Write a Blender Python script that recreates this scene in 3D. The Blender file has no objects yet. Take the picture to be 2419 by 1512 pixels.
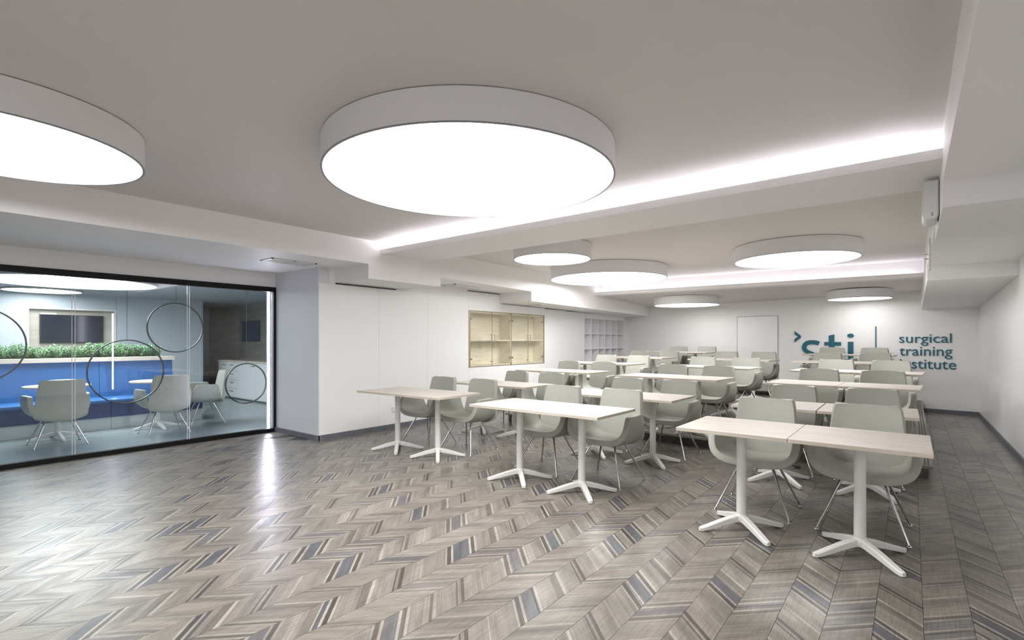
import bpy, bmesh, math, random
from mathutils import Vector, Matrix
random.seed(7)
R = math.radians
C = bpy.context.scene.collection
S = bpy.context.scene

# ------------------------------------------------------------------ camera, world, exposure
cam = bpy.data.cameras.new('camera'); camo = bpy.data.objects.new('camera', cam); C.objects.link(camo)
camo.location = (0, 0, 1.35); camo.rotation_euler = (math.pi/2, 0, 0.6666)
cam.sensor_width = 36; cam.lens = 36*1198/2419; cam.shift_y = 0.02075
cam.clip_start = 0.05; cam.clip_end = 60
S.camera = camo
S.view_settings.view_transform = 'Standard'; S.view_settings.look = 'None'
S.view_settings.gamma = 1; S.view_settings.use_curve_mapping = False
S.view_settings.exposure = 1.57
S.cycles.diffuse_bounces = 8
w = bpy.data.worlds.new('world'); S.world = w; w.use_nodes = True
w.node_tree.nodes['Background'].inputs[0].default_value = (.9, .92, 1, 1)
w.node_tree.nodes['Background'].inputs[1].default_value = 0.3
LAMP_E = 4.4; COVE_E = 10.0; STRIP_E = 20.0; INNER_E = 4.2

# ------------------------------------------------------------------ materials
def mat(name, col, rough=.5, metal=0, bump=0, bscale=60, var=0, vscale=3, coat=0, spec=.5):
    m = bpy.data.materials.new(name); m.use_nodes = True
    nt = m.node_tree; b = nt.nodes['Principled BSDF']
    b.inputs['Base Color'].default_value = (*col, 1); b.inputs['Roughness'].default_value = rough
    b.inputs['Metallic'].default_value = metal; b.inputs['Coat Weight'].default_value = coat
    b.inputs['Specular IOR Level'].default_value = spec
    tc = nt.nodes.new('ShaderNodeTexCoord')
    if var:
        n = nt.nodes.new('ShaderNodeTexNoise'); n.inputs['Scale'].default_value = vscale; n.inputs['Detail'].default_value = 3
        nt.links.new(tc.outputs['Object'], n.inputs['Vector'])
        r = nt.nodes.new('ShaderNodeValToRGB')
        r.color_ramp.elements[0].position = .3; r.color_ramp.elements[1].position = .7
        r.color_ramp.elements[0].color = (*[c*(1-var) for c in col], 1); r.color_ramp.elements[1].color = (*[min(1, c*(1+var)) for c in col], 1)
        nt.links.new(n.outputs['Fac'], r.inputs['Fac']); nt.links.new(r.outputs['Color'], b.inputs['Base Color'])
    if bump:
        n = nt.nodes.new('ShaderNodeTexNoise'); n.inputs['Scale'].default_value = bscale; n.inputs['Detail'].default_value = 4
        nt.links.new(tc.outputs['Object'], n.inputs['Vector'])
        bp = nt.nodes.new('ShaderNodeBump'); bp.inputs['Strength'].default_value = bump; bp.inputs['Distance'].default_value = .002
        nt.links.new(n.outputs['Fac'], bp.inputs['Height']); nt.links.new(bp.outputs['Normal'], b.inputs['Normal'])
    return m
def emis(name, col, e):
    m = bpy.data.materials.new(name); m.use_nodes = True; nt = m.node_tree
    nt.nodes.remove(nt.nodes['Principled BSDF'])
    n = nt.nodes.new('ShaderNodeEmission'); n.inputs[0].default_value = (*col, 1); n.inputs[1].default_value = e
    nt.links.new(n.outputs[0], nt.nodes['Material Output'].inputs[0]); return m
def glass(name, tint, ior=1.45, rough=0.0):
    m = bpy.data.materials.new(name); m.use_nodes = True; nt = m.node_tree
    nt.nodes.remove(nt.nodes['Principled BSDF'])
    t = nt.nodes.new('ShaderNodeBsdfTransparent'); t.inputs[0].default_value = (*tint, 1)
    g = nt.nodes.new('ShaderNodeBsdfGlossy'); g.inputs['Roughness'].default_value = rough
    f = nt.nodes.new('ShaderNodeFresnel')
    ge = nt.nodes.new('ShaderNodeNewGeometry'); mr = nt.nodes.new('ShaderNodeMapRange')   # same reflectance on both faces of the sheet
    mr.inputs[3].default_value = ior; mr.inputs[4].default_value = 1/ior
    nt.links.new(ge.outputs['Backfacing'], mr.inputs[0]); nt.links.new(mr.outputs[0], f.inputs[0])
    x = nt.nodes.new('ShaderNodeMixShader')
    nt.links.new(f.outputs[0], x.inputs[0]); nt.links.new(t.outputs[0], x.inputs[1]); nt.links.new(g.outputs[0], x.inputs[2])
    nt.links.new(x.outputs[0], nt.nodes['Material Output'].inputs[0]); return m
def wood(name, c0, c1, rough=.45, axis=0, scale=3.0, stretch=14):
    m = bpy.data.materials.new(name); m.use_nodes = True; nt = m.node_tree; b = nt.nodes['Principled BSDF']
    tc = nt.nodes.new('ShaderNodeTexCoord'); mp = nt.nodes.new('ShaderNodeMapping')
    sc = [stretch]*3; sc[axis] = 1.0; mp.inputs['Scale'].default_value = sc
    oi = nt.nodes.new('ShaderNodeObjectInfo'); add = nt.nodes.new('ShaderNodeVectorMath'); add.operation = 'ADD'
    mul = nt.nodes.new('ShaderNodeMath'); mul.operation = 'MULTIPLY'; mul.inputs[1].default_value = 13.0
    nt.links.new(oi.outputs['Random'], mul.inputs[0])
    nt.links.new(tc.outputs['Object'], add.inputs[0]); nt.links.new(mul.outputs[0], add.inputs[1]); nt.links.new(add.outputs[0], mp.inputs['Vector'])
    n = nt.nodes.new('ShaderNodeTexNoise'); n.inputs['Scale'].default_value = scale; n.inputs['Detail'].default_value = 6; n.inputs['Distortion'].default_value = .4
    nt.links.new(mp.outputs[0], n.inputs['Vector'])
    r = nt.nodes.new('ShaderNodeValToRGB'); r.color_ramp.elements[0].position = .32; r.color_ramp.elements[1].position = .68
    r.color_ramp.elements[0].color = (*c0, 1); r.color_ramp.elements[1].color = (*c1, 1)
    nt.links.new(n.outputs['Fac'], r.inputs['Fac']); nt.links.new(r.outputs['Color'], b.inputs['Base Color'])
    b.inputs['Roughness'].default_value = rough
    return m

# chevron vinyl: stripes run across each strip at 45 degrees, the slant flips from strip to strip
PX0, PW, PL = 0.047, 0.187, 1.0
def chevron(name, gain=1.0, vert=False):
    m = bpy.data.materials.new(name); m.use_nodes = True; nt = m.node_tree; L = nt.links.new; b = nt.nodes['Principled BSDF']
    def M(op, a, c=None, d=None):
        n = nt.nodes.new('ShaderNodeMath'); n.operation = op
        for i, x in enumerate((a, c, d)):
            if x is None: continue
            if isinstance(x, (int, float)): n.inputs[i].default_value = x
            else: L(x, n.inputs[i])
        return n.outputs[0]
    g = nt.nodes.new('ShaderNodeNewGeometry'); sp = nt.nodes.new('ShaderNodeSeparateXYZ'); L(g.outputs['Position'], sp.inputs[0])
    X, Y = sp.outputs[0], sp.outputs[1]
    if vert: Y = M('ADD', Y, sp.outputs[2])
    x1 = M('SUBTRACT', X, PX0); k = M('FLOOR', M('DIVIDE', x1, PW))
    par = M('FLOORED_MODULO', k, 2.0); sg = M('SUBTRACT', 1.0, M('MULTIPLY', par, 2.0))
    v = M('SUBTRACT', Y, M('MULTIPLY', sg, x1))
    off = M('FRACT', M('MULTIPLY', k, 0.618034))
    q = M('ADD', M('DIVIDE', v, PL), off); idx = M('FLOOR', q); t = M('FRACT', q)
    cmb = nt.nodes.new('ShaderNodeCombineXYZ'); L(k, cmb.inputs[0]); L(idx, cmb.inputs[1])
    wn = nt.nodes.new('ShaderNodeTexWhiteNoise'); wn.noise_dimensions = '3D'; L(cmb.outputs[0], wn.inputs['Vector'])
    rnd = wn.outputs['Value']
    # bands inside the plank, shifted a little per plank
    tt = M('FRACT', M('ADD', t, M('MULTIPLY', rnd, 0.6)))
    rp = nt.nodes.new('ShaderNodeValToRGB'); cr = rp.color_ramp; cr.interpolation = 'CONSTANT'
    base = (.215, .194, .170); lite = (.325, .303, .270); dk = (.075, .066, .058); bl = (.098, .099, .110); tan = (.140, .126, .110)
    stops = [(0, base), (.10, lite), (.115, dk), (.15, lite), (.168, bl), (.265, lite), (.283, dk), (.315, lite), (.335, base), (.47, tan), (.535, lite), (.555, base), (.70, dk), (.712, base), (.735, dk), (.765, base), (.90, lite), (.91, base)]
    cr.elements[0].position = 0; cr.elements[0].color = (*stops[0][1], 1); cr.elements[1].position = stops[1][0]; cr.elements[1].color = (*stops[1][1], 1)
    for p, c in stops[2:]:
        e = cr.elements.new(p); e.color = (*c, 1)
    L(tt, rp.inputs[0])
    # band contrast fades on odd planks
    mixb = nt.nodes.new('ShaderNodeMix'); mixb.data_type = 'RGBA'
    L(M('MULTIPLY_ADD', M('SUBTRACT', 1.0, par), 0.38, M('MULTIPLY', M('GREATER_THAN', rnd, .75), .25)), mixb.inputs[0]); L(rp.outputs[0], mixb.inputs[6]); mixb.inputs[7].default_value = (*base, 1)
    # fine lines along the bands
    c2 = nt.nodes.new('ShaderNodeCombineXYZ'); L(M('MULTIPLY', v, 150.0), c2.inputs[0]); L(M('MULTIPLY', X, 2.0), c2.inputs[1]); L(M('MULTIPLY', rnd, 40.0), c2.inputs[2])
    n1 = nt.nodes.new('ShaderNodeTexNoise'); n1.inputs['Scale'].default_value = 1.0; n1.inputs['Detail'].default_value = 2; L(c2.outputs[0], n1.inputs['Vector'])
    # brushed cloudiness, stretched along the band
    c3 = nt.nodes.new('ShaderNodeCombineXYZ'); L(M('MULTIPLY', v, 13.0), c3.inputs[0]); L(M('MULTIPLY', X, 6.0), c3.inputs[1]); L(M('MULTIPLY', rnd, 20.0), c3.inputs[2])
    n2 = nt.nodes.new('ShaderNodeTexNoise'); n2.inputs['Scale'].default_value = 1.0; n2.inputs['Detail'].default_value = 5; L(c3.outputs[0], n2.inputs['Vector'])
    c4 = nt.nodes.new('ShaderNodeCombineXYZ'); L(M('MULTIPLY', X, 130.0), c4.inputs[0]); L(M('MULTIPLY', Y, 6.0), c4.inputs[1])
    n3 = nt.nodes.new('ShaderNodeTexNoise'); n3.inputs['Scale'].default_value = 1.0; n3.inputs['Detail'].default_value = 2; L(c4.outputs[0], n3.inputs['Vector'])
    def rr(s, a, bb, c, d):
        n = nt.nodes.new('ShaderNodeMapRange'); L(s, n.inputs[0])
        for i, x in enumerate((a, bb, c, d)): n.inputs[i+1].default_value = x
        return n.outputs[0]
    f = M('MULTIPLY', rr(n1.outputs[0], .32, .68, .80, 1.14), rr(n2.outputs[0], .3, .7, .78, 1.24))
    f = M('MULTIPLY', f, rr(n3.outputs[0], .32, .68, .84, 1.14))
    # clusters of dark pinstripes following the bands
    c5 = nt.nodes.new('ShaderNodeCombineXYZ'); L(M('MULTIPLY', v, 7.0), c5.inputs[0]); L(M('MULTIPLY', k, 3.7), c5.inputs[1]); L(M('MULTIPLY', rnd, 9.0), c5.inputs[2])
    n5 = nt.nodes.new('ShaderNodeTexNoise'); n5.inputs['Scale'].default_value = 1.0; n5.inputs['Detail'].default_value = 1; L(c5.outputs[0], n5.inputs['Vector'])
    pin = M('GREATER_THAN', M('SINE', M('MULTIPLY_ADD', v, 520.0, M('MULTIPLY', n1.outputs[0], 3.0))), .45)
    f = M('MULTIPLY', f, M('SUBTRACT', 1.0, M('MULTIPLY', M('MULTIPLY', pin, rr(n5.outputs[0], .47, .56, 0, 1)), .36)))
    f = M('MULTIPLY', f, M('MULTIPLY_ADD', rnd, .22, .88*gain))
    vm = nt.nodes.new('ShaderNodeVectorMath'); vm.operation = 'SCALE'; L(mixb.outputs[2], vm.inputs[0]); L(f, vm.inputs[3])
    L(vm.outputs[0], b.inputs['Base Color'])
    L(rr(n2.outputs[0], .3, .7, .36, .27), b.inputs['Roughness'])
    b.inputs['Specular IOR Level'].default_value = .5
    bp = nt.nodes.new('ShaderNodeBump'); bp.inputs['Strength'].default_value = .25; bp.inputs['Distance'].default_value = .0006
    L(n1.outputs[0], bp.inputs['Height']); L(bp.outputs[0], b.inputs['Normal'])
    return m

M_WHITE = mat('white_paint', (.85, .845, .845), .55, bump=.1, bscale=180)
M_CEIL = mat('ceiling_paint', (.69, .665, .645), .6, bump=.1, bscale=180)
M_PANEL = mat('white_panel', (.86, .86, .87), .35)
M_COOL = mat('cool_white_paint', (.70, .71, .76), .5)
M_GAP = mat('dark_gap', (.05, .045, .04), .7)
M_BASE = mat('grey_baseboard', (.145, .155, .18), .45, var=.12, vscale=8)
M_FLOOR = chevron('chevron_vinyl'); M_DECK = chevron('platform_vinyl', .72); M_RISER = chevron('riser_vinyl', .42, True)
M_SUB = mat('subfloor', (.05, .045, .04), .8)
M_NOSE = mat('step_nosing', (.30, .275, .24), .4, var=.1, vscale=12)
M_GROOVE = mat('nosing_groove', (.09, .08, .07), .5)
M_TOP = wood('bleached_oak', (.52, .475, .43), (.62, .585, .54), .5, 0, 2.2, 16)
M_EDGE = wood('oak_edge', (.50, .44, .37), (.62, .56, .48), .5, 0, 3, 12)
M_METAL = mat('white_lacquered_steel', (.76, .76, .74), .35, bump=.12, bscale=400)
M_FAB = mat('sage_leather', (.385, .39, .352), .5, bump=.25, bscale=260, var=.04, vscale=6)
M_CHROME = mat('chrome', (.62, .61, .62), .12, 1, var=.05)
M_GLIDE = mat('chrome_glide', (.5, .5, .5), .2, 1)
M_BLACK = mat('black_frame', (.005, .005, .006), .5, spec=.25)
M_RIM = mat('lamp_rim', (.80, .80, .81), .45)
M_RIMD = mat('lamp_trim', (.28, .28, .30), .4)
M_LAMP = emis('lamp_diffuser', (1, .985, .97), LAMP_E)
M_LAMP2 = emis('inner_lamp_diffuser', (.93, .98, 1), INNER_E)
M_COVE = emis('cove_led', (.95, .91, 1), COVE_E); M_COVE2 = emis('rear_cove_led', (.95, .91, 1), COVE_E*.38)
M_LAMPM = emis('middle_lamp_diffuser', (1, .985, .97), LAMP_E*.85); M_LAMPR = emis('rear_lamp_diffuser', (1, .985, .97), LAMP_E*.42)
M_STRIP = emis('strip_led', (.88, .84, 1), STRIP_E)
M_GLASS = glass('clear_glass', (.955, .98, .98), 1.5)
M_JOINT = glass('glazing_joint', (.80, .86, .87), 2.6, .15)
M_BRONZE = glass('bronze_glass', (.965, .96, .925), 1.5)
M_CWOOD = wood('cabinet_oak', (.74, .705, .62), (.86, .835, .765), .5, 1, 2.5, 9)
M_FOIL = mat('gold_edge', (.38, .33, .22), .4, .5)
M_TEAL = mat('teal_letters', (.004, .118, .17), .45)
M_BLUE = mat('royal_blue_vinyl', (.035, .155, .40), .38, bump=.15, bscale=150)
M_BLUE_SHADE = mat('shaded_blue_vinyl', (.016, .045, .16), .4, bump=.3, bscale=90)  # seat front: shade under the seat overhang put into the blue
M_PLINTH = mat('plinth_laminate', (.66, .70, .71), .3)
M_CAP = wood('birch_cap', (.66, .58, .47), (.76, .69, .58), .5, 1, 2.5, 10)
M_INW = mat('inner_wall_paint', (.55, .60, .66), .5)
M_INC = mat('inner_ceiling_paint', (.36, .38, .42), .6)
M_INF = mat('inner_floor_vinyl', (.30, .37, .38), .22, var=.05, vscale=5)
M_TV = mat('tv_screen', (.010, .016, .03), .10)
M_TVF = mat('tv_frame', (.02, .02, .025), .35)
M_RING = mat('dark_ring', (.035, .04, .042), .45)
M_LEAF = mat('box_leaf', (.22, .42, .22), .5, var=.45, vscale=30)
M_STEM = mat('twig', (.12, .10, .05), .7)
M_SOIL = mat('soil', (.05, .04, .03), .9)
M_GREY = mat('grey_plastic', (.33, .33, .33), .5)
M_TAUPE = wood('taupe_wood', (.26, .24, .21), (.36, .33, .29), .5, 0, 1.2, 8)
M_TAUPE2 = wood('niche_oak', (.42, .38, .31), (.52, .475, .40), .5, 1, 1.5, 8)
M_PIG = mat('pigeonhole_white', (.86, .86, .88), .5)
M_BOXW = mat('white_plastic', (.74, .75, .73), .35)

# ------------------------------------------------------------------ helpers
def obj(name, bm, m, parent=None, smooth=False, **kw):
    me = bpy.data.meshes.new(name)
    if isinstance(bm, bpy.types.Mesh): me = bm
    else:
        bmesh.ops.recalc_face_normals(bm, faces=bm.faces[:])
        bm.to_mesh(me); bm.free()
        for mm in (m if isinstance(m, (list, tuple)) else [m]): me.materials.append(mm)
        if smooth:
            me.polygons.foreach_set('use_smooth', [True]*len(me.polygons))
            try: me.set_sharp_from_angle(angle=R(38))
            except Exception: pass
    o = bpy.data.objects.new(name, me); C.objects.link(o)
    if parent: o.parent = parent
    for k, v in kw.items(): o[k] = v
    return o
def thing(name, label, cat, loc=(0, 0, 0), rz=0, group=None):
    o = bpy.data.objects.new(name, None); C.objects.link(o); o.empty_display_size = .1
    o.location = loc; o.rotation_euler = (0, 0, rz); o['label'] = label; o['category'] = cat
    if group: o['group'] = group
    return o
def box(bm, x0, x1, y0, y1, z0, z1, mi=0):
    vs = [bm.verts.new((x, y, z)) for x in (x0, x1) for y in (y0, y1) for z in (z0, z1)]
    for f in ((0, 1, 3, 2), (4, 6, 7, 5), (0, 4, 5, 1), (2, 3, 7, 6), (0, 2, 6, 4), (1, 5, 7, 3)):
        bm.faces.new([vs[i] for i in f]).material_index = mi
    return vs
def B(*a, bev=0):
    bm = bmesh.new(); box(bm, *a)
    if bev: bmesh.ops.bevel(bm, geom=bm.edges[:], offset=bev, segments=2, affect='EDGES', profile=.6)
    return bm
def boxes(lst):
    bm = bmesh.new()
    for a in lst: box(bm, *a)
    return bm
def prism(bm, pts, axis, a, b, mi=0):     # polygon pts (2D) extruded along axis from a to b
    def P(p, t):
        return {0: (t, p[0], p[1]), 1: (p[0], t, p[1]), 2: (p[0], p[1], t)}[axis]
    lo = [bm.verts.new(P(p, a)) for p in pts]; hi = [bm.verts.new(P(p, b)) for p in pts]
    n = len(pts)
    bm.faces.new(lo).material_index = mi; bm.faces.new(hi[::-1]).material_index = mi
    for i in range(n):
        bm.faces.new((lo[i], hi[i], hi[(i+1) % n], lo[(i+1) % n])).material_index = mi
def tube(bm, p0, p1, r0, r1, n=12):
    p0, p1 = Vector(p0), Vector(p1); d = (p1-p0).normalized()
    a = d.orthogonal().normalized(); b = d.cross(a)
    r = []
    for p, q in ((p0, r0), (p1, r1)):
        r.append([bm.verts.new(p+(a*math.cos(t)+b*math.sin(t))*q) for t in [2*math.pi*i/n for i in range(n)]])
    for i in range(n): bm.faces.new((r[0][i], r[0][(i+1) % n], r[1][(i+1) % n], r[1][i]))
    bm.faces.new(r[0][::-1]); bm.faces.new(r[1])
def lathe(bm, prof, n=64, mi=0, cx=0, cy=0):   # prof: list of (r,z), closed loop if first==last
    rings = []
    for r, z in prof:
        rings.append([bm.verts.new((cx+r*math.cos(2*math.pi*i/n), cy+r*math.sin(2*math.pi*i/n), z)) for i in range(n)] if r > 1e-6 else [bm.verts.new((cx, cy, z))])
    for A_, B_ in zip(rings, rings[1:]):
        for i in range(n):
            j = (i+1) % n
            if len(A_) == 1: bm.faces.new((A_[0], B_[i], B_[j])).material_index = mi
            elif len(B_) == 1: bm.faces.new((A_[i], A_[j], B_[0])).material_index = mi
            else: bm.faces.new((A_[i], A_[j], B_[j], B_[i])).material_index = mi
def bake(bm, mods, m, name):               # apply modifiers once, return a shared mesh
    me = bpy.data.meshes.new('tmp'); bm.to_mesh(me); bm.free()
    o = bpy.data.objects.new('tmp', me); C.objects.link(o)
    for t, kw in mods:
        md = o.modifiers.new(t, t)
        for k, v in kw.items(): setattr(md, k, v)
    dg = bpy.context.evaluated_depsgraph_get(); out = bpy.data.meshes.new_from_object(o.evaluated_get(dg))
    out.name = name; out.materials.clear(); out.materials.append(m)
    out.polygons.foreach_set('use_smooth', [True]*len(out.polygons))
    bpy.data.objects.remove(o); return out
def dup(root, loc, rz, label, group=None):
    r = root.copy(); C.objects.link(r); r.location = loc; r.rotation_euler = (0, 0, rz); r['label'] = label
    if group: r['group'] = group
    for ch in list(root.children):
        c = ch.copy(); C.objects.link(c); c.parent = r
        for g in ch.children:
            d = g.copy(); C.objects.link(d); d.parent = c
    return r
ST = dict(kind='structure')

# ------------------------------------------------------------------ main room shell
XL, XG, XR, XF, XS = -6.31, -7.50, 0.97, -5.56, 0.157
YN = -3.6
def yb(x): return 12.4-0.8/7.28*(x-0.97)      # slightly skewed back wall
floor = obj('floor', B(XG-.03, XR+.1, YN-.1, 13.6, -.12, -.004), M_SUB, **ST)
def plank_poly(k, i):
    sg = 1 if k % 2 == 0 else -1
    off = (k*0.618034) % 1.0
    v0 = (i-off)*PL; v1 = v0+PL; g = .0009
    x0 = PX0+k*PW+g; x1 = PX0+(k+1)*PW-g
    e = lambda v, x: v+sg*(x-PX0)
    return [(x0, e(v0, x0)+g), (x1, e(v0, x1)+g), (x1, e(v1, x1)-g), (x0, e(v1, x0)-g)]
def clip_poly(p, x0, x1, y0, y1):
    def cut(p, f, it):
        out = []
        for a, b in zip(p, p[1:]+p[:1]):
            if f(a): out.append(a)
            if f(a) != f(b): out.append(it(a, b))
        return out
    def ix(c): return lambda a, b: (c, a[1]+(b[1]-a[1])*(c-a[0])/(b[0]-a[0]))
    def iy(c): return lambda a, b: (a[0]+(b[0]-a[0])*(c-a[1])/(b[1]-a[1]), c)
    for f, it in ((lambda q: q[0] >= x0, ix(x0)), (lambda q: q[0] <= x1, ix(x1)), (lambda q: q[1] >= y0, iy(y0)), (lambda q: q[1] <= y1, iy(y1))):
        p = cut(p, f, it)
        if len(p) < 3: return None
    return p
planks = []
for k in range(-41, 6):
    for i in range(-20, 30):
        p = plank_poly(k, i)
        c = (sum(a[0] for a in p)/4, sum(a[1] for a in p)/4)
        xlo = XG-.02
        if c[1] > 3.9: xlo = XL-.02
        p = clip_poly(p, xlo, XR+.01, YN, 13.3)
        if not p: continue
        c = (sum(a[0] for a in p)/len(p), sum(a[1] for a in p)/len(p))
        if c[1] > 7.1 and -5.3 < c[0] < .05: continue
        ct, st = math.cos(.6666), math.sin(.6666)
        d = -c[0]*st+c[1]*ct; lat = c[0]*ct+c[1]*st
        vis = d > 1.7 and abs(lat) < d*1.06+.3
        planks.append((d if vis else 1e3+abs(d), p))
planks.sort(key=lambda a: a[0])
rest = bmesh.new()
for n, (d, p) in enumerate(planks):
    if n < 300:
        bm = bmesh.new(); cx_, cy_ = p[0]
        prism(bm, [(a-cx_, b-cy_) for a, b in p], 2, -.006, 0)
        o = obj('floor_plank', bm, M_FLOOR, floor); o.location = (cx_, cy_, 0)
    else: prism(rest, p, 2, -.006, 0)
obj('floor_planks_far', rest, M_FLOOR, floor, kind='stuff')

# ceiling of the two raised bays, and the lower one at the back
obj('ceiling', B(XF-.2, XS+.2, YN-.1, 10.9, 2.67, 2.82), M_CEIL, **ST)
bm = bmesh.new(); yc = lambda x: 10.30+(x-XF)*.34/(XS-XF)
vv = [[bm.verts.new(p) for p in ((x, yc(x), 2.374), (x, 13.6, 2.374-.038*(13.6-yc(x))), (x, 13.6, 2.66), (x, yc(x), 2.66))] for x in (XF-.1, XS+.1)]
bm.faces.new(vv[0]); bm.faces.new(vv[1][::-1])
for i in range(4): bm.faces.new((vv[0][i], vv[0][(i+1) % 4], vv[1][(i+1) % 4], vv[1][i]))
obj('ceiling_rear', bm, M_CEIL, **ST)
# left soffit: underside steps along the room
bm = bmesh.new(); prism(bm, [(YN-.1, 2.36), (4.04, 2.36), (4.04, 2.17), (5.33, 2.17), (5.33, 2.31), (7.65, 2.28), (7.65, 2.10), (13.6, 2.02), (13.6, 2.8), (YN-.1, 2.8)], 0, XL-.7, XF)
obj('ceiling_soffit_left', bm, M_WHITE, **ST)
obj('ceiling_soffit_recess', B(XG-.25, XL-.69, YN-.1, 3.8, 2.36, 2.8), M_WHITE, **ST)
bm = bmesh.new(); prism(bm, [(YN-.1, 2.36), (4.2, 2.36), (4.2, 2.195), (5.45, 2.185), (5.45, 2.30), (8.1, 2.28), (8.1, 2.10), (12.8, 1.95), (12.8, 2.8), (YN-.1, 2.8)], 0, XS, XR+.1)
obj('ceiling_soffit_right', bm, M_WHITE, **ST)
# beams with a lit cove along the lip
def beam(name, yl, yr, z0, lip, depth, ledge=.24):
    b = bmesh.new()
    def sl(y, x): return y(x)
    f = lambda x: yl+(yr-yl)*(x-XF)/(XS-XF)
    vs = []
    def qbox(o0, o1, za, zb):
        pts = [(XF, f(XF)+o0), (XS, f(XS)+o0), (XS, f(XS)+o1), (XF, f(XF)+o1)]
        prism(b, pts, 2, za, zb)
    qbox(ledge, depth, z0, 2.68); qbox(0, ledge+.002, z0, z0+.018); qbox(0, .014, z0+.017, z0+lip)
    o = obj(name, b, M_WHITE, **ST)
    b = bmesh.new(); pts = [(XF+.03, f(XF)+ledge-.07), (XS-.1, f(XS)+ledge-.07), (XS-.1, f(XS)+ledge-.04), (XF+.03, f(XF)+ledge-.04)]
    prism(b, pts, 2, z0+.019, z0+.034); obj('led_strip', b, M_COVE if yl < 6 else M_COVE2, o)
beam('ceiling_beam', 4.225, 4.20, 2.507, .065, .80)
beam('ceiling_beam', 10.04, 10.38, 2.373, .068, .42)
# walls
bm = bmesh.new(); prism(bm, [(XL-.3, yb(XL-.3)), (XR+.2, yb(XR+.2)), (XR+.2, yb(XR+.2)+.15), (XL-.3, yb(XL-.3)+.15)], 2, -.1, 2.7)
wall_back = obj('wall_back', bm, M_WHITE, **ST)
obj('wall_right', B(XR, XR+.15, YN-.1, 12.6, -.1, 2.8), M_PANEL, **ST)
obj('wall_near', B(XG-.2, XR+.1, YN-.15, YN, -.1, 2.8), M_WHITE, **ST)
CY = [6.781, 9.151]; CZ = [.885, 1.905]; PY = [10.909, 13.059]; PZ = [.40, 1.92]
wl = obj('wall_left', boxes([
    (XL-.30, XL-.022, 3.80, CY[0], 0, 2.4), (XL-.30, XL-.022, CY[0], CY[1], 0, CZ[0]), (XL-.30, XL-.022, CY[0], CY[1], CZ[1], 2.4),
    (XL-.30, XL-.022, CY[1], PY[0], 0, 2.4), (XL-.35, XL-.022, PY[0], PY[1], 0, PZ[0]), (XL-.35, XL-.022, PY[0], PY[1], PZ[1], 2.4),
    (XL-.30, XL-.022, PY[1], 13.4, 0, 2.4), (XL-.45, XL-.36, 6.6, 13.4, 0, 2.4)]), M_WHITE, **ST)
def panel(y0, y1, z0, z1): obj('wall_panel', B(XL-.022, XL, y0+.0015, y1-.0015, z0, z1), M_PANEL, wl)
for a, b_, z in ((3.785, 4.77, 2.145), (4.77, 5.76, 2.145), (5.76, 6.74, 2.145)): panel(a, b_, .07, z)
panel(6.74, 9.19, .07, CZ[0]-.002); panel(6.74, 9.19, CZ[1]+.002, 2.075); panel(6.74, CY[0]-.002, CZ[0], CZ[1]); panel(CY[1]+.002, 9.19, CZ[0], CZ[1])
panel(9.19, 10.05, .07, 2.06); panel(10.05, PY[0]-.002, .07, 2.05); panel(PY[0], PY[1], .07, PZ[0]-.002); panel(PY[0], PY[1], PZ[1]+.002, 2.045); panel(PY[1]+.002, 13.3, .07, 2.04)
obj('shadow_gap', boxes([(XL-.02, XL-.004, 4.05, 5.10, 2.147, 2.162), (XL-.02, XL-.004, 6.74, 7.63, 2.262, 2.272), (XL-.02, XL-.004, 7.7, 13.2, 2.068-.02, 2.08)]), M_GAP, wl)
obj('wall_return', B(XG-.02, XL-.012, 3.785, 3.95, 0, 2.4), M_COOL, **ST)
obj('wall_recess', boxes([(XG-.12, XG, YN, 3.84, 2.15, 2.5), (XG-.12, XG, YN, -1.6, -.1, 2.2)]), M_WHITE, **ST)
obj('baseboard_left', B(XL-.002, XL+.016, 3.77, 13.2, 0, .068), M_BASE, **ST)
obj('baseboard_return', B(XG+.0, XL+.016, 3.762, 3.786, 0, .068), M_BASE, **ST)
obj('baseboard_right', B(XR-.018, XR+.001, YN, 12.4, 0, .072), M_BASE, **ST)
bm = bmesh.new(); prism(bm, [(XL, yb(XL)-.018), (XR, yb(XR)-.018), (XR, yb(XR)+.001), (XL, yb(XL)+.001)], 2, 0, .072)
obj('baseboard_back', bm, M_BASE, **ST)
# flush door in the back wall
aw = math.atan2(-.8, 7.28)
d1 = bpy.data.objects.new('door_1', None); C.objects.link(d1); d1['kind'] = 'structure'
d1.location = (-2.816, yb(-2.816), .36); d1.rotation_euler = (0, 0, aw)
obj('door_leaf', B(-.443, .443, -.012, .004, .012, 1.565), M_PANEL, d1)
obj('door_frame', boxes([(-.452, -.445, -.016, .003, 0, 1.575), (.445, .452, -.016, .003, 0, 1.575), (-.452, .452, -.016, .003, 1.569, 1.576)]), M_GREY, d1)

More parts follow.
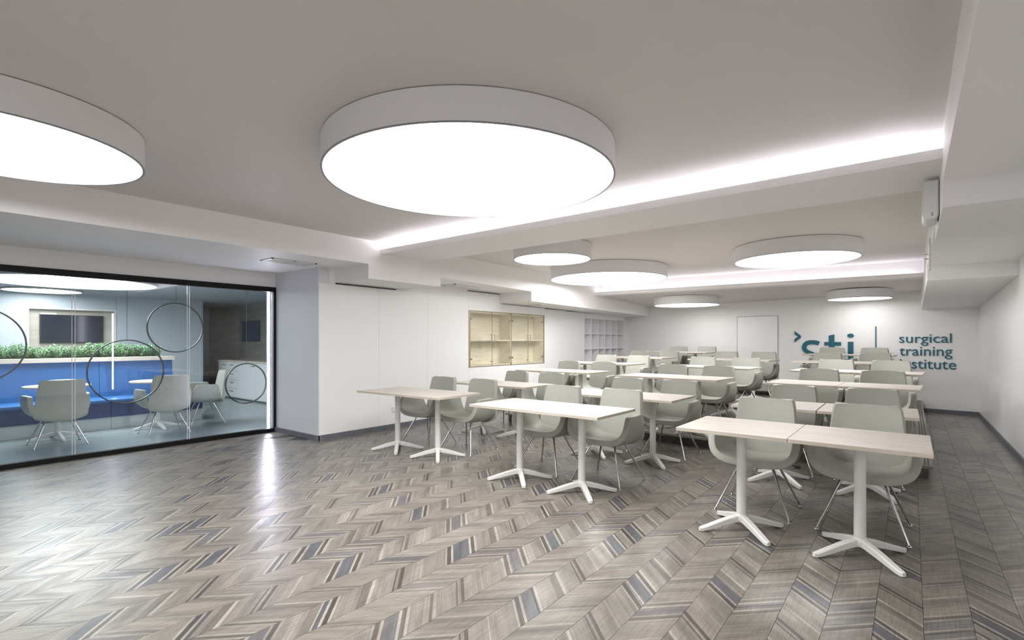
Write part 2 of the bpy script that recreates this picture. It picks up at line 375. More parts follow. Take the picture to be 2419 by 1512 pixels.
# ------------------------------------------------------------------ stepped platform
def ry(x, y0): return y0-.055*(x-.15)
pl = bpy.data.objects.new('stepped_platform', None); C.objects.link(pl); pl['kind'] = 'structure'
PXL = -5.40
def deck(y0, y1, xr, z0, z1, first=False):
    bm = bmesh.new(); f = lambda x, y: (x, ry(x, y))
    back = (lambda x: yb(x)) if y1 is None else (lambda x: ry(x, y1))
    pts = [(PXL+.02, ry(PXL, y0)+.02), (xr-.02, ry(xr, y0)+.02), (xr-.02, back(xr)), (PXL+.02, back(PXL))]
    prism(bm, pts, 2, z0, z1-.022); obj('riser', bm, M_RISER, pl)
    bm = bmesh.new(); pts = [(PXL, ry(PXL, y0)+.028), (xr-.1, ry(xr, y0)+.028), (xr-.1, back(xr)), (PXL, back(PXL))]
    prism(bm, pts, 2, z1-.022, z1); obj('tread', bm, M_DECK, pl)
    bm = bmesh.new(); pts = [(PXL-.01, ry(PXL, y0)-.012), (xr+.012, ry(xr, y0)-.012), (xr+.012, ry(xr, y0)+.03), (PXL-.01, ry(PXL, y0)+.03)]
    prism(bm, pts, 2, z1-.026, z1+.002); obj('front_nosing', bm, M_NOSE, pl)
    bm = bmesh.new(); bm2 = bmesh.new()
    prism(bm, [(xr-.1, ry(xr, y0)+.028), (xr+.012, ry(xr, y0)+.028), (xr+.012, back(xr)), (xr-.1, back(xr))], 2, z1-.024, z1)
    obj('side_nosing', bm, M_NOSE, pl)
    for q in (.012, .038, .064):
        prism(bm2, [(xr-.09+q, ry(xr, y0)+.03), (xr-.075+q, ry(xr, y0)+.03), (xr-.075+q, back(xr)-.01), (xr-.09+q, back(xr)-.01)], 2, z1-.002, z1+.0015)
    obj('nosing_grooves', bm2, M_GROOVE, pl)
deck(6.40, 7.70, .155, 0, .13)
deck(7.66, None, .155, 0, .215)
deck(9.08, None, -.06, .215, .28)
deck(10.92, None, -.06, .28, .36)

# ------------------------------------------------------------------ tables
def arm_mesh(L=.32):
    bm = bmesh.new(); secs = []
    data = [(.0, .022, .062, .108), (.05, .0225, .058, .102), (.14, .022, .040, .080), (.22, .0215, .022, .055), (.28, .021, .008, .036), (.305, .0185, .004, .030), (.318, .011, .004, .028)]
    for r, hw, z0, z1 in data:
        c = min(.006, hw*.4); r *= L/.32
        secs.append([bm.verts.new((r, y, z)) for y, z in ((-hw, z0), (hw, z0), (hw, z1-c), (hw-c, z1), (-hw+c, z1), (-hw, z1-c))])
    for a, b in zip(secs, secs[1:]):
        for i in range(6): bm.faces.new((a[i], a[(i+1) % 6], b[(i+1) % 6], b[i]))
    bm.faces.new(secs[0]); bm.faces.new(secs[-1][::-1]); return bm
def make_table(round_top=False):
    t = thing('square_table' if not round_top else 'round_table', '', 'table')
    if round_top:
        bm = bmesh.new(); lathe(bm, [(0, .716), (.345, .716), (.36, .722), (.36, .736), (.356, .74), (0, .74)], 48); obj('tabletop', bm, M_CAP, t, True)
    else:
        obj('tabletop', B(-.35, .35, -.3475, .3475, .7385, .742, bev=.0008), M_TOP, t)
        obj('edge_band', B(-.35, .35, -.3475, .3475, .719, .7384), M_EDGE, t)
    bm = bmesh.new(); lathe(bm, [(0, .09), (.034, .09), (.033, .30), (.033, .70), (.033, .716), (0, .716)], 24); col = obj('column', bm, M_METAL, t, True)
    if not round_top: obj('mounting_plate', boxes([(-.15, .15, -.15, .15, .711, .7189), (-.17, .17, -.02, .02, .700, .712), (-.02, .02, -.17, .17, .700, .712)]), M_METAL, t)
    bm = bmesh.new(); lathe(bm, [(0, .058), (.038, .058), (.044, .075), (.040, .105), (.034, .112), (0, .112)], 24); obj('hub', bm, M_METAL, t, True)
    am = None
    for q in range(4):
        if am is None: o = obj('foot', arm_mesh(), M_METAL, t, True); am = o.data
        else: o = obj('foot', am, None, t)
        o.rotation_euler = (0, 0, R((0 if round_top else 45)+90*q))
    gb = bmesh.new(); lathe(gb, [(0, 0), (.012, 0), (.012, .009), (0, .009)], 12)
    me = None
    for q in range(4):
        a = R((0 if round_top else 45)+90*q)
        if me is None: o = obj('glide', gb, M_GREY, t); me = o.data
        else: o = obj('glide', me, None, t)
        o.location = (.298*math.cos(a), .298*math.sin(a), 0)
    return t
# ------------------------------------------------------------------ chairs
def shell_mesh():
    bm = bmesh.new()
    half = [(.302, .658), (.305, .60), (.303, .54), (.288, .475), (.250, .430), (.185, .405), (.10, .397)]
    prof = [(-x, z) for x, z in half]+[(0, .395)]+[(x, z) for x, z in half[::-1]]
    rows = []
    for x, z in prof:
        u = max(0, min(1, (z-.42)/.245))
        yf = -.255+.085*u**1.3; yr = .190-.07*u
        row = []
        for j in range(7):
            t = j/6; y = yf+(yr-yf)*t
            zz = z; xx = x
            if u < .3: zz += .018*max(0, .25-t)*4*.5 - .012*math.sin(math.pi*t)
            xx *= 1-.16*max(0, t-.45)
            row.append(bm.verts.new((xx, y, zz)))
        rows.append(row)
    for a, b in zip(rows, rows[1:]):
        for j in range(6): bm.faces.new((a[j], b[j], b[j+1], a[j+1]))
    bmesh.ops.recalc_face_normals(bm, faces=bm.faces[:])
    return bake(bm, [('SUBSURF', dict(levels=2)), ('SOLIDIFY', dict(thickness=.054, offset=0)), ('BEVEL', dict(width=.014, segments=3, limit_method='ANGLE', angle_limit=R(50)))], M_FAB, 'seat_shell')
def back_mesh():
    bm = bmesh.new(); rows = []
    prof = [(.343, .19, .196), (.352, .238, .214), (.40, .262, .228), (.46, .262, .236), (.55, .248, .246), (.65, .236, .258), (.75, .226, .276), (.82, .217, .290), (.853, .210, .296), (.862, .196, .298)]
    for z, hw, y in prof:
        row = []
        for j in range(9):
            t = -1+j/4; tt = math.copysign(abs(t)**.85, t)
            row.append(bm.verts.new((hw*tt, y-.035*t*t+.02, z+(.035*t*t*(.46-z)/.117 if z < .46 else 0))))
        rows.append(row)
    for a, b in zip(rows, rows[1:]):
        for j in range(8): bm.faces.new((a[j], b[j], b[j+1], a[j+1]))
    bmesh.ops.recalc_face_normals(bm, faces=bm.faces[:])
    return bake(bm, [('SUBSURF', dict(levels=2)), ('SOLIDIFY', dict(thickness=.046, offset=0)), ('BEVEL', dict(width=.014, segments=3, limit_method='ANGLE', angle_limit=R(50)))], M_FAB, 'backrest')
def make_chair():
    t = thing('shell_armchair', '', 'chair')
    obj('seat_shell', shell_mesh(), None, t); obj('backrest', back_mesh(), None, t)
    for sx in (-1, 1):
        for sy in (-1, 1):
            bm = bmesh.new(); tube(bm, (sx*.115, sy*.085, .385), (sx*.262, sy*.245, .012), .0115, .0068, 12)
            l = obj('leg', bm, M_CHROME, t, True)
            bm = bmesh.new(); lathe(bm, [(0, 0), (.013, 0), (.015, .004), (.013, .010), (.007, .015), (0, .017)], 14, cx=sx*.264, cy=sy*.247)
            obj('glide', bm, M_GLIDE, l, True)
    obj('seat_bracket', boxes([(-.12, .12, -.10, -.07, .368, .378), (-.12, .12, .07, .10, .368, .378), (-.03, .03, -.1, .1, .366, .376)]), M_CHROME, t)
    return t
table0 = make_table(); chair0 = make_chair(); used = [0]
COL = {'A': 'column along cabinet wall', 'B': 'middle column', 'C': 'column beside the aisle'}
ROW = ['', 'front row', 'second row', 'third row', 'fourth row', 'fifth row', 'back row']
# column, row, left table centre, right table centre, rotation, deck height
PAIRS = [
 ('A', 1, (-5.03, 4.088), (-4.33, 4.106), .0257, 0), ('B', 1, (-3.005, 3.944), (-2.305, 3.936), -.0116, 0), ('C', 1, (-.958, 3.886), (-.254, 3.884), 0, 0),
 ('A', 2, (-5.04, 5.70), (-4.34, 5.68), .01, 0), ('B', 2, (-2.955, 5.40), (-2.25, 5.385), -.01, 0), ('C', 2, (-1.01, 5.47), (-.30, 5.48), .01, 0),
 ('A', 3, (-4.85, 7.05), (-4.145, 7.04), -.01, .13), ('B', 3, (-2.90, 6.84), (-2.195, 6.76), -.05, .13), ('C', 3, (-.965, 6.76), (-.262, 6.72), -.05, .13),
 ('A', 4, (-4.79, 8.29), (-4.09, 8.25), -.05, .215), ('B', 4, (-2.85, 8.17), (-2.145, 8.10), -.06, .215), ('C', 4, (-.93, 8.03), (-.226, 7.99), -.06, .215),
 ('A', 5, (-4.85, 9.98), (-4.15, 9.94), -.05, .28), ('B', 5, (-2.92, 9.82), (-2.215, 9.77), -.06, .28), ('C', 5, (-1.18, 9.72), (-.475, 9.67), -.06, .28),
 ('A', 6, (-4.56, 11.72), (-3.86, 11.66), -.06, .36), ('C', 6, (-1.275, 11.44), (-.57, 11.39), -.06, .36)]
first = True
for col_, r_, pa, pb, rz, z in PAIRS:
    for side, p in (('left', pa), ('right', pb)):
        lt = 'pale square pedestal table, %s of its pair, %s, %s' % (side, ROW[r_], COL[col_])
        lc = 'sage armchair at the %s table of its pair, %s, %s' % (side, ROW[r_], COL[col_])
        cy_ = p[1]+(.575 if r_ < 6 else .53); cxx = p[0]-.015
        if col_ == 'A' and r_ == 1: cxx += .03; cy_ -= .07
        if col_ == 'B' and r_ == 1: cy_ -= .05
        if col_ == 'C' and side == 'left' and r_ in (3, 4): cxx += .03 if r_ == 3 else .06
        if col_ == 'A' and r_ == 3: cy_ -= .05
        rc = rz+random.uniform(-.03, .03)
        if first:
            for o_, l_, g_, pp, rr_ in ((table0, lt, 'white square pedestal tables', (p[0], p[1], z), rz), (chair0, lc, 'sage shell armchairs at the square tables', (cxx, cy_, z), rc)):
                o_['label'] = l_; o_['group'] = g_; o_.location = pp; o_.rotation_euler = (0, 0, rr_)
            first = False
        else:
            dup(table0, (p[0], p[1], z), rz, lt); dup(chair0, (cxx, cy_, z), rc, lc)

# ------------------------------------------------------------------ ceiling lamps
def lamp(x, y, r, zt, zb, label, inner=False):
    t = thing('round_ceiling_lamp', label, 'lamp', (x, y, 0), 0, 'large round white ceiling lamps')
    n = 96
    bm = bmesh.new(); lathe(bm, [(r-.012, zb), (r, zb), (r, zt-.006), (r-.03, zt-.006), (r-.03, zt-.012), (r-.012, zt-.012), (r-.012, zb)], n); obj('housing', bm, M_RIM, t, True)
    bm = bmesh.new(); lathe(bm, [(r-.013, zb+.012), (0, zb+.012)], n); obj('diffuser', bm, M_LAMP2 if inner else (M_LAMP if y < 4 else M_LAMPM if y < 10 else M_LAMPR), t)
    bm = bmesh.new(); lathe(bm, [(r-.012, zb-.002), (r+.001, zb-.002), (r+.001, zb+.004), (r-.012, zb+.004), (r-.012, zb-.002)], n); obj('trim_ring', bm, M_RIMD, t, True)
    bm = bmesh.new(); lathe(bm, [(0, zt-.012), (r-.02, zt-.012), (r-.02, zt), (0, zt)], n); obj('shadow_collar', bm, M_RIMD, t, True)
    return t
lamp(-2.459, 2.656, 1.005, 2.67, 2.48, 'biggest round ceiling lamp hanging over the open floor in the centre')
lamp(-4.209, .482, .69, 2.67, 2.48, 'round ceiling lamp cut by the left edge, above the glass room')
lamp(-3.875, 5.814, .53, 2.67, 2.47, 'small round ceiling lamp just behind the front lit beam')
lamp(-4.318, 8.302, 1.035, 2.67, 2.47, 'wide round ceiling lamp in the middle bay on the cabinet side')
lamp(-1.265, 7.94, .771, 2.67, 2.47, 'round ceiling lamp in the middle bay on the aisle side')
lamp(-4.046, 11.606, .716, 2.352, 2.17, 'round ceiling lamp of the rear bay near the shelf niche')
lamp(-.79, 11.849, .53, 2.335, 2.165, 'smaller round ceiling lamp of the rear bay in front of the wall sign')
lamp(-1.2, -1.9, .9, 2.67, 2.48, 'added round fill lamp, unseen behind the camera')  # out of view, added to brighten the room

# ------------------------------------------------------------------ vents, speakers, small fittings
def vent(x0, x1, y0, y1, z, label):
    t = thing('ceiling_vent', label, 'vent', ((x0+x1)/2, (y0+y1)/2, z), 0, 'ceiling vents in the left soffit')
    w_, h_ = (x1-x0)/2, (y1-y0)/2
    obj('backing', B(-w_+.02, w_-.02, -h_+.02, h_-.02, -.003, .004), M_GREY, t)
    obj('vent_frame', boxes([(-w_, w_, -h_, -h_+.022, -.012, .001), (-w_, w_, h_-.022, h_, -.012, .001), (-w_, -w_+.022, -h_, h_, -.012, .001), (w_-.022, w_, -h_, h_, -.012, .001), (-w_, w_, -.006, .006, -.012, .001)]), M_BOXW, t)
    for half in (-1, 1):
        bm = bmesh.new(); n = 9
        for i in range(n):
            x = -w_+.03+(2*w_-.06)*i/(n-1)
            box(bm, x-.005, x+.005, min(half*.01, half*(h_-.024)), max(half*.01, half*(h_-.024)), -.010, -.004)
        obj('grille', bm, M_RIM, t)
vent(-6.36, -6.06, 3.02, 3.61, 2.36, 'rectangular vent in the white soffit above the glass room corner')
vent(-6.20, -5.93, 6.01, 6.68, 2.302, 'rectangular vent in the soffit ahead of the wall cabinet')
vent(-6.17, -5.90, 8.35, 9.1, 2.091, 'rectangular vent in the soffit above the wall cabinet')
def disk(x, y, label):
    t = thing('ceiling_speaker', label, 'speaker', (x, y, 2.67), 0, 'round flush ceiling speakers')
    bm = bmesh.new(); lathe(bm, [(0, -.006), (.085, -.006), (.085, .002)], 32); obj('grille', bm, M_CEIL, t, True)
    bm = bmesh.new(); lathe(bm, [(.085, -.009), (.1, -.007), (.1, .002), (.085, .002), (.085, -.009)], 32); obj('rim', bm, M_RIM, t, True)
disk(-5.30, 6.95, 'small round flush ceiling speaker left of the small round lamp')
disk(-2.25, 9.75, 'small round flush ceiling speaker in front of the rear lit beam')
t = thing('wall_unit', 'white box-shaped wall unit with rounded lower edge high beside the front lit beam', 'air conditioner', (XS, 4.62, 2.21))
bm = bmesh.new()
pts = [(-.004, .27), (-.080, .27), (-.092, .26), (-.094, .045), (-.086, .012), (-.070, .0), (-.022, .0), (-.008, .015), (-.004, .03)]
prism(bm, pts, 1, 0, .30); obj('casing', bm, M_BOXW, t)
bm = bmesh.new(); prism(bm, [(-.084, .262), (-.088, .045), (-.081, .016), (-.068, .005), (-.024, .005), (-.012, .018), (-.010, .262)], 1, -.008, 0); obj('end_cap', bm, M_RIM, t)
obj('back_plate', B(-.004, 0, .01, .28, .03, .27), M_GAP, t)
for i, zz in enumerate((.022, .036)): obj('socket', B(-.044, -.036, -.010, -.007, zz, zz+.006), M_GAP, t)
t = thing('wall_sensor', 'small white wall bracket beside the rear lit beam', 'sensor', (XS, 6.6, 2.09))
obj('plate', B(-.016, 0, 0, .12, -.02, .30, bev=.004), M_BOXW, t)
for zz in (.09, .135): obj('stud', B(-.05, -.014, .03, .05, zz, zz+.008), M_CHROME, t)
t = thing('wall_socket', 'white double wall socket low on the panelled left wall', 'socket', (XL, 5.06, .25))
obj('plate', B(0, .010, -.045, .045, 0, .085, bev=.003), M_BOXW, t); obj('insert', boxes([(.010, .013, -.036, -.004, .014, .07), (.010, .013, .004, .036, .014, .07)]), M_RIM, t)
t = thing('floor_box', 'small steel floor outlet lid in front of the platform', 'socket', (-1.0, 6.12, 0))
obj('lid', B(-.075, .075, -.075, .075, 0, .006, bev=.002), M_CHROME, t); obj('lid_handle', B(-.025, .025, -.03, -.01, .006, .009), M_GREY, t)

# ------------------------------------------------------------------ built-in glazed cabinet
t = thing('wall_cabinet', 'built-in pale oak wall cabinet with bronze glass doors on the left wall', 'cabinet', (XL, CY[0], CZ[0]))
W_, H_, D_ = CY[1]-CY[0], CZ[1]-CZ[0], .30
obj('back_panel', B(-D_, -D_+.012, 0, W_, 0, H_), M_CWOOD, t)
for nm, a in (('side_panel', (0, .022)), ('side_panel', (W_-.022, W_)), ('divider', (1.215-.011, 1.215+.011))):
    obj(nm, B(-D_+.012, -.012, a[0], a[1], 0, H_), M_CWOOD, t)
for a in (0, H_-.022): obj('side_panel' if 0 else 'board', B(-D_+.012, -.012, .022, W_-.022, a, a+.022), M_CWOOD, t)
for a in ((.022, 1.204), (1.226, W_-.022)): obj('shelf', B(-D_+.012, -.03, a[0], a[1], .47, .492), M_CWOOD, t)
obj('trim_frame', boxes([(-.012, .008, -.03, .0, -.012, H_+.012), (-.012, .006, W_-.002, W_+.006, -.012, H_+.012), (-.012, .006, -.03, W_+.006, -.012, -.001), (-.012, .006, -.03, W_+.006, H_+.001, H_+.012)]), M_FOIL, t)
ys = [.012, .628, 1.226, 1.789, W_-.004]
for i in range(4):
    d = obj('door', B(-.008, -.002, ys[i]+.004, ys[i+1]-.004, .004, H_-.004), M_BRONZE, t)
    obj('door_edge', boxes([(-.008, -.0015, ys[i]+.001, ys[i]+.004, .004, H_-.004), (-.008, -.0015, ys[i+1]-.004, ys[i+1]-.001, .004, H_-.004)]), M_FOIL, d)
    hy = ys[i+1]-.05 if i % 2 == 0 else ys[i]+.05
    bm = bmesh.new(); tube(bm, (.022, hy, .40), (.022, hy, .60), .006, .006); tube(bm, (-.003, hy, .41), (.024, hy, .41), .005, .005); tube(bm, (-.003, hy, .59), (.024, hy, .59), .005, .005)
    obj('handle', bm, M_CHROME, d, True)
    gy = ys[i]+.03 if i % 2 == 0 else ys[i+1]-.05
    obj('hinge', boxes([(-.05, -.008, gy, gy+.03, .12, .15), (-.05, -.008, gy, gy+.03, H_-.16, H_-.13)]), M_CHROME, d)
    if i % 2 == 0:
        bm = bmesh.new(); tube(bm, (-.012, ys[i+1]-.02, .075), (.012, ys[i+1]-.02, .075), .014, .014); box(bm, -.002, .004, ys[i+1]-.03, ys[i+1]+.03, .068, .082); obj('lock', bm, M_GREY, d)
# pigeonhole niche
t = thing('pigeonhole_shelf', 'white built-in pigeonhole shelf unit at the far end of the left wall', 'shelf', (XL, PY[0], PZ[0]))
W_, H_ = PY[1]-PY[0], PZ[1]-PZ[0]
obj('back_panel', B(-.34, -.33, 0, W_, 0, H_), M_PIG, t)
for i in range(7): obj('upright', B(-.33, -.004, max(0, i*W_/6-.009), min(W_, i*W_/6+.009), 0, H_), M_PIG if 0 < i < 6 else M_PANEL, t)
for i in range(5): obj('shelf_board', B(-.33, -.002, 0, W_, max(0, i*.38-.009), min(H_, i*.38+.009)), M_PANEL, t)

# ------------------------------------------------------------------ wall sign
sg = thing('wall_sign', 'teal raised lettering with an arrow mark and divider bar on the back wall', 'sign', (-.557, yb(-.557)-.003, 0), aw)
def txt(s, x0, x1, zb, zt, zd=None, bold=.0, name='word', th=.012):
    cu = bpy.data.curves.new('t', 'FONT'); cu.body = s; cu.extrude = .5; cu.offset = bold; cu.resolution_u = 4
    o = bpy.data.objects.new('t', cu); C.objects.link(o)
    dg = bpy.context.evaluated_depsgraph_get(); me = bpy.data.meshes.new_from_object(o.evaluated_get(dg)); bpy.data.objects.remove(o)
    xs = [v.co.x for v in me.vertices]; a, b_ = min(xs), max(xs); hi = max(v.co.y for v in me.vertices); lo = 0 if zd is None else min(v.co.y for v in me.vertices)
    k = (x1-x0)/(b_-a); kz = (zt-zb)/(hi-lo)
    for v in me.vertices:
        x, y, z = v.co; v.co = (x0+(x-a)*k, -th*(z+.5) if True else 0, zb+(y-lo)*kz)
    me.materials.clear(); me.materials.append(M_TEAL); me.name = name
    me.flip_normals()
    return obj(name, me, None, sg)
OX = .557
k_ = 1/math.cos(aw)
def sx(x): return (x+OX)*k_
def stroke(pts, wd):
    n = len(pts); L_, R_ = [], []
    for i, p in enumerate(pts):
        a = Vector(pts[max(0, i-1)]); b = Vector(pts[min(n-1, i+1)]); d = (b-a).normalized(); nn = Vector((-d.y, d.x))*wd(i/(n-1))/2
        L_.append(Vector(p)+nn); R_.append(Vector(p)-nn)
    return L_, R_
x0_, x1_ = sx(-1.885), sx(-1.539); w_ = x1_-x0_
cp = [(.95, .90), (.80, .935), (.62, .95), (.42, .945), (.24, .90), (.14, .80), (.14, .70), (.24, .615), (.42, .555), (.62, .50), (.80, .44), (.875, .35), (.875, .23), (.78, .12), (.60, .065), (.40, .05), (.20, .065), (.04, .11)]
sp_ = []
for i in range(len(cp)-1):     # Catmull-Rom through the centre line of the letter
    P = [Vector(cp[max(0, i-1)]), Vector(cp[i]), Vector(cp[i+1]), Vector(cp[min(len(cp)-1, i+2)])]
    for q in range(4):
        u = q/4; sp_.append(.5*((2*P[1])+(P[2]-P[0])*u+(2*P[0]-5*P[1]+4*P[2]-P[3])*u*u+(-P[0]+3*P[1]-3*P[2]+P[3])*u**3))
sp_.append(Vector(cp[-1])); sp_ = [(x0_+p.x*w_, .782+p.y*.576) for p in sp_]
L_, R_ = stroke(sp_, lambda u: .088)
bm = bmesh.new(); vs = [[bm.verts.new((p.x, yy, p.y)) for p in ln] for ln in (L_, R_) for yy in (-.016, 0)]
for i in range(len(sp_)-1):
    for a_, b_ in ((0, 2), (2, 3), (3, 1), (1, 0)): bm.faces.new((vs[a_][i], vs[a_][i+1], vs[b_][i+1], vs[b_][i]))
for i in (0, -1): bm.faces.new([vs[q][i] for q in (0, 2, 3, 1)])
obj('letter_s', bm, M_TEAL, sg)
bm = bmesh.new()   # t
prism(bm, [(sx(-1.372), .95), (sx(-1.372), 1.47), (sx(-1.272), 1.495), (sx(-1.272), .95), (sx(-1.262), .895), (sx(-1.15), .875), (sx(-1.15), .79), (sx(-1.29), .79), (sx(-1.35), .84)], 1, -.016, 0)
prism(bm, [(sx(-1.453), 1.262), (sx(-1.453), 1.334), (sx(-1.152), 1.334), (sx(-1.152), 1.262)], 1, -.017, 0)
obj('letter_t', bm, M_TEAL, sg)
bm = bmesh.new(); box(bm, sx(-1.03), sx(-.935), -.016, 0, .79, 1.34)
prism(bm, [(sx(-.984)+.058*math.cos(a), 1.468+.042*math.sin(a)) for a in [2*math.pi*i/24 for i in range(24)]], 1, -.016, 0)
obj('letter_i', bm, M_TEAL, sg)
bm = bmesh.new(); prism(bm, [(sx(-2.03), 1.572), (sx(-1.905), 1.475), (sx(-1.905), 1.43), (sx(-2.03), 1.325), (sx(-2.03), 1.40), (sx(-1.962), 1.452), (sx(-2.03), 1.505)], 1, -.016, 0)
obj('arrow_mark', bm, M_TEAL, sg)
obj('divider_bar', B(sx(-.566), sx(-.548), -.012, 0, .78, 1.65), M_TEAL, sg)
txt('surgical', sx(-.183), sx(.593), 1.265, 1.495, zd=True)
txt('training', sx(-.176), sx(.604), 1.015, 1.245, zd=True)
txt('institute', sx(-.17), sx(.657), .828, 1.0)

# ------------------------------------------------------------------ glazed partition
wd = obj('window_1', boxes([(XG-.05, XG+.03, -1.6, 3.80, 2.085, 2.155), (XG-.05, XG+.03, -1.6, 3.80, 0, .055), (XG-.05, XG+.03, 3.745, 3.80, .055, 2.09), (XG-.05, XG+.03, -1.66, -1.6, 0, 2.155)]), M_BLACK, **ST)
gy = [-1.6, .28, 1.452, 2.621, 3.745]
for a, b_ in zip(gy, gy[1:]):
    obj('glass_pane', B(XG-.006, XG+.006, a+.016, b_-.016, .055, 2.085), M_GLASS, wd)
for a in gy[1:-1]: obj('glazing_joint', boxes([(XG-.007, XG+.007, a-.015, a-.011, .055, 2.085), (XG-.007, XG+.007, a+.011, a+.015, .055, 2.085)]), M_RIM, wd)
t = thing('light_strip', 'bright vertical light strip at the right end of the glass partition', 'lamp', (XG-.11, 3.735, .03))
obj('diffuser', B(-.02, .022, -.004, .008, .02, 2.08), M_STRIP, t); obj('profile', B(-.028, .033, .008, .03, .01, 2.09), M_RIM, t)

# ------------------------------------------------------------------ inner room behind the glass
IB = -12.95
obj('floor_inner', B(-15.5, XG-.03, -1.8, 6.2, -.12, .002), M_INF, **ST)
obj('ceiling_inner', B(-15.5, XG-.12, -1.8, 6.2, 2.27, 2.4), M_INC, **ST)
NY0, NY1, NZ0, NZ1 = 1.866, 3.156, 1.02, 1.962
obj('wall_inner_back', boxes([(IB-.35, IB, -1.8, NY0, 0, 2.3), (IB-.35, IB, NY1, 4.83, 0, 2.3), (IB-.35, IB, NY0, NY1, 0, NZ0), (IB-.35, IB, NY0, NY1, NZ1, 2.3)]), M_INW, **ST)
obj('niche_panel', B(IB-.12, IB-.09, NY0, NY1, NZ0, NZ1), M_TAUPE2, **ST)
obj('wall_inner_near', B(-15.5, XG-.1, -1.85, -1.75, 0, 2.3), M_INW, **ST)
obj('wall_inner_end', boxes([(-15.6, -15.45, -1.8, 6.2, 0, 2.3)]), M_INW, **ST)
obj('wall_inner_right', B(-15.5, XG+.1, 5.92, 6.05, 0, 2.3), M_TAUPE, **ST)
obj('wall_inner_side', B(XG-.30, XG-.12, 3.80, 6.0, 0, 2.3), M_COOL, **ST)
obj('trim_1', boxes([(IB-.002, IB+.012, NY0-.03, NY0, NZ0, NZ1+.03), (IB-.002, IB+.012, NY1, NY1+.03, NZ0, NZ1+.03), (IB-.002, IB+.012, NY0, NY1, NZ1, NZ1+.03)]), M_CWOOD, **ST)
obj('trim_2', boxes([(IB-.001, IB+.003, y, y+.006, 0, 2.27) for y in (.6, 3.186, 4.80)]), M_GREY, **ST)
t = thing('television', 'flat black television on the oak niche above the hedge planter', 'television', (IB-.09, 2.505, 1.318))
obj('bezel', B(0, .05, -.482, .482, 0, .548, bev=.004), M_TVF, t); obj('screen', B(.050, .0515, -.470, .470, .014, .536), M_TV, t)
obj('label_strip', B(.02, .045, -.475, -.24, .549, .575), M_BOXW, t)
t = thing('light_strip', 'vertical glowing bar in front of the banquette back, right of the television', 'lamp', (-10.13, 2.45, .575))  # bright line across niche edge and bench back, modelled as a glowing bar
obj('diffuser', B(0, .012, -.006, .006, .0, 1.22), emis('niche_bar_glow', (.92, .88, 1), 6), t); obj('profile', B(-.01, 0, -.010, .010, 0, 1.225), M_RIM, t)
# banquette
t = thing('banquette', 'long blue upholstered banquette on a white plinth with pale wood cap', 'bench', (-9.6, -1.7, 0))
ends = [0, 1.9, 4.02, 5.28]
for a, b_ in zip(ends, ends[1:]):
    obj('plinth_panel', B(-.72, -.06, a+.002, b_-.002, .003, .19), M_PLINTH, t)
for a, b_ in zip([0, 2.2, 4.0], [2.2, 4.0, 5.28]):
    obj('seat_cushion', B(-.62, 0, a+.003, b_-.003, .405, .46, bev=.02), M_BLUE, t, True)
    obj('seat_front', B(-.61, -.006, a+.003, b_-.003, .191, .404), M_BLUE_SHADE, t)
    bm = bmesh.new(); prism(bm, [(-.60, .46), (-.66, 1.025), (-.78, 1.025), (-.78, .19), (-.6201, .19), (-.6201, .46)], 1, a+.003, b_-.003-(.25 if b_ > 5 else 0))
    obj('back_cushion', bm, M_BLUE, t)
obj('cap', boxes([(-.80, -.60, 0, 5.05, 1.026, 1.088), (-1.22, -1.18, 0, 5.05, 1.026, 1.088)]), M_CAP, t)
obj('planter_trough', boxes([(-1.18, -.78, 0, 5.05, .3, 1.03)]), M_SOIL, t)
# hedge plants
def bush():
    bm = bmesh.new(); bs = bmesh.new()
    for s_ in range(60):
        a = random.uniform(0, 2*math.pi); rr_ = random.random()**.5*.15
        bx, by = rr_*math.cos(a)*.75, rr_*math.sin(a)*.75
        h = random.uniform(.10, .20)*(1.15-rr_*2.2); lean = Vector((bx*.5, by*.5, h))
        p0 = Vector((bx*.6, by*.8, 0)); tube(bs, p0, p0+lean, .003, .0015, 5)
        for q in range(9):
            f_ = .25+.75*q/8; p = p0+lean*f_
            for e in range(2):
                an = q*1.9+e*math.pi+random.uniform(-.4, .4); ln = random.uniform(.022, .036)*(1.15-.3*f_)
                d = Vector((math.cos(an), math.sin(an), random.uniform(.1, .9))).normalized(); sd = d.cross(Vector((0, 0, 1))).normalized()*ln*.34
                vs = [bm.verts.new(p), bm.verts.new(p+d*ln*.5+sd), bm.verts.new(p+d*ln), bm.verts.new(p+d*ln*.5-sd)]
                bm.faces.new(vs)
    t = thing('box_shrub', '', 'shrub'); obj('foliage', bm, M_LEAF, t); obj('stems', bs, M_STEM, t); return t
b0 = bush(); bl_ = 'leafy green shrub of the hedge in the planter behind the blue banquette'
b0['label'] = bl_; b0['group'] = 'hedge shrubs in the planter'; b0.location = (-10.58, .2, 1.03)
for i in range(1, 15):
    o = dup(b0, (-10.58+random.uniform(-.03, .03), .2+i*.205, 1.03), random.uniform(0, 6.28), bl_); s_ = random.uniform(1.15, 1.5); o.scale = (s_, s_, s_)
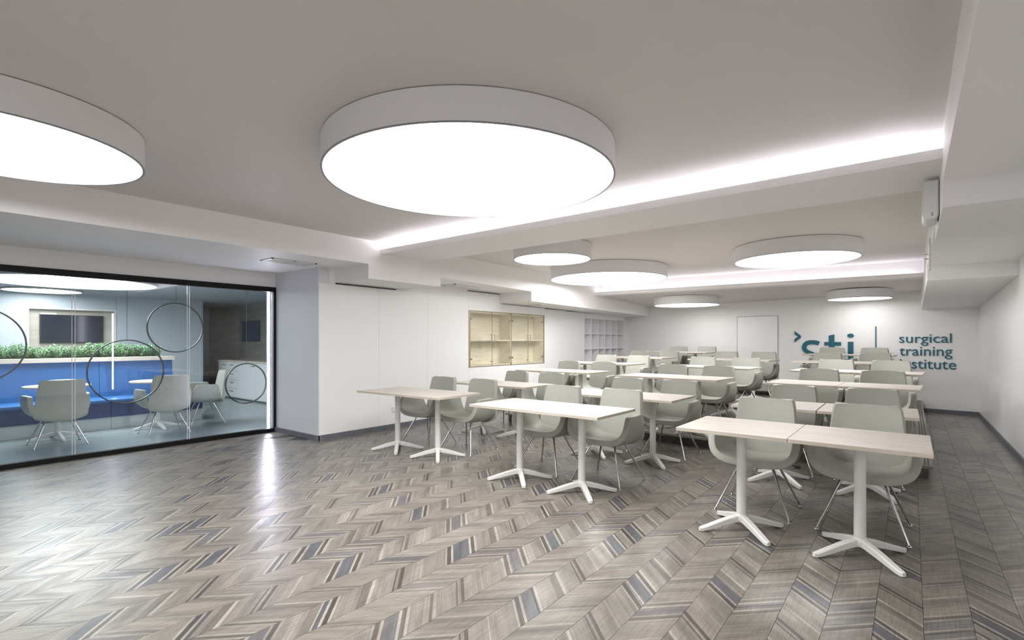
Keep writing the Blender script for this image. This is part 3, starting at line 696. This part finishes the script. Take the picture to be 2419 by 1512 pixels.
# inner tables and chairs
rt0 = make_table(True)
rt0['label'] = 'round pale table at the banquette, nearer the left edge'; rt0['group'] = 'round tables in the glass room'; rt0.location = (-9.25, 1.62, .002); rt0.rotation_euler = (0, 0, .05)
dup(rt0, (-9.2, 2.79, .002), .02, 'round pale table at the banquette, further right')
dup(chair0, (-8.72, 1.53, .002), R(-90)-.02, 'sage armchair seen from behind, left one inside the glass room', 'armchairs inside the glass room')
dup(chair0, (-8.62, 2.70, .002), R(-90)-.04, 'sage armchair seen from behind, middle one inside the glass room', 'armchairs inside the glass room')
dup(chair0, (-9.12, 3.42, .002), R(-8), 'sage armchair seen from the side, nearest the white drawer cabinet', 'armchairs inside the glass room')
lamp(-10.15, 1.95, 1.08, 2.27, 2.245, 'large flat round lamp inside the glass room', True)
lamp(-12.2, 1.94, .546, 2.27, 2.245, 'small flat round lamp inside the glass room', True)
# sideboard
t = thing('sideboard', 'white drawer cabinet with oak worktop at the back of the glass room', 'cabinet', (-13.3, 5.30, 0))
obj('carcass', B(0, 2.9, .018, .60, .03, .865), M_PANEL, t); obj('worktop', B(-.01, 2.92, -.01, .61, .866, .90), M_CAP, t)
for a, b_, zs in ((.02, .50, [.05, .86]), (.50, 1.02, [.05, .25, .45, .65, .86]), (1.02, 1.95, [.05, .86]), (1.95, 2.88, [.05, .86])):
    for z0, z1 in zip(zs, zs[1:]):
        d = obj('drawer' if len(zs) > 2 else 'door', B(a+.003, b_-.003, -.002, .018, z0+.003, z1-.003), M_PANEL, t)
        m_ = (a+b_)/2 if len(zs) > 2 else b_-.14
        obj('handle', B(m_-.08, m_+.08, -.028, -.002, z1-.07, z1-.055), M_GREY, d)
t = thing('wall_screen', 'small dark blue screen on the taupe wall above the drawer cabinet', 'screen', (-12.9, 5.915, 1.35))
obj('bezel', B(-.45, .45, -.03, 0, 0, .5), M_TVF, t); obj('panel', B(-.43, .43, -.032, -.030, .02, .48), mat('blue_screen', (.03, .06, .12), .2), t)
# hanging rings
def ring(y, z, r, label):
    t = thing('hanging_ring', label, 'ring', (XG-.12, y, z), 0, 'dark hoops hanging behind the glass')
    bm = bmesh.new(); n = 96
    pr = [(r-.010, -.014), (r+.003, -.014), (r+.003, .014), (r-.010, .014), (r-.010, -.014)]
    rings = [[bm.verts.new((q[1], q[0]*math.cos(2*math.pi*i/n), q[0]*math.sin(2*math.pi*i/n))) for q in pr[:4]] for i in range(n)]
    for i in range(n):
        for j in range(4): bm.faces.new((rings[i][j], rings[i][(j+1) % 4], rings[(i+1) % n][(j+1) % 4], rings[(i+1) % n][j]))
    obj('hoop', bm, M_RING, t, True)
    bm = bmesh.new(); tube(bm, (0, 0, r-.005), (0, 0, 2.265-z), .0025, .0025, 6); obj('wire', bm, M_RING, t)
    bm = bmesh.new(); lathe(bm, [(0, 2.245-z), (.012, 2.245-z), (.016, 2.27-z), (0, 2.27-z)], 12); obj('ceiling_mount', bm, M_GREY, t)
ring(.68, 1.31, .40, 'dark hanging hoop cut off by the left edge')
ring(1.985, .975, .392, 'largest dark hanging hoop in front of the banquette')
ring(2.515, 1.53, .325, 'highest dark hanging hoop, right of the television')
ring(3.42, .735, .292, 'smallest dark hanging hoop, in front of the drawer cabinet')
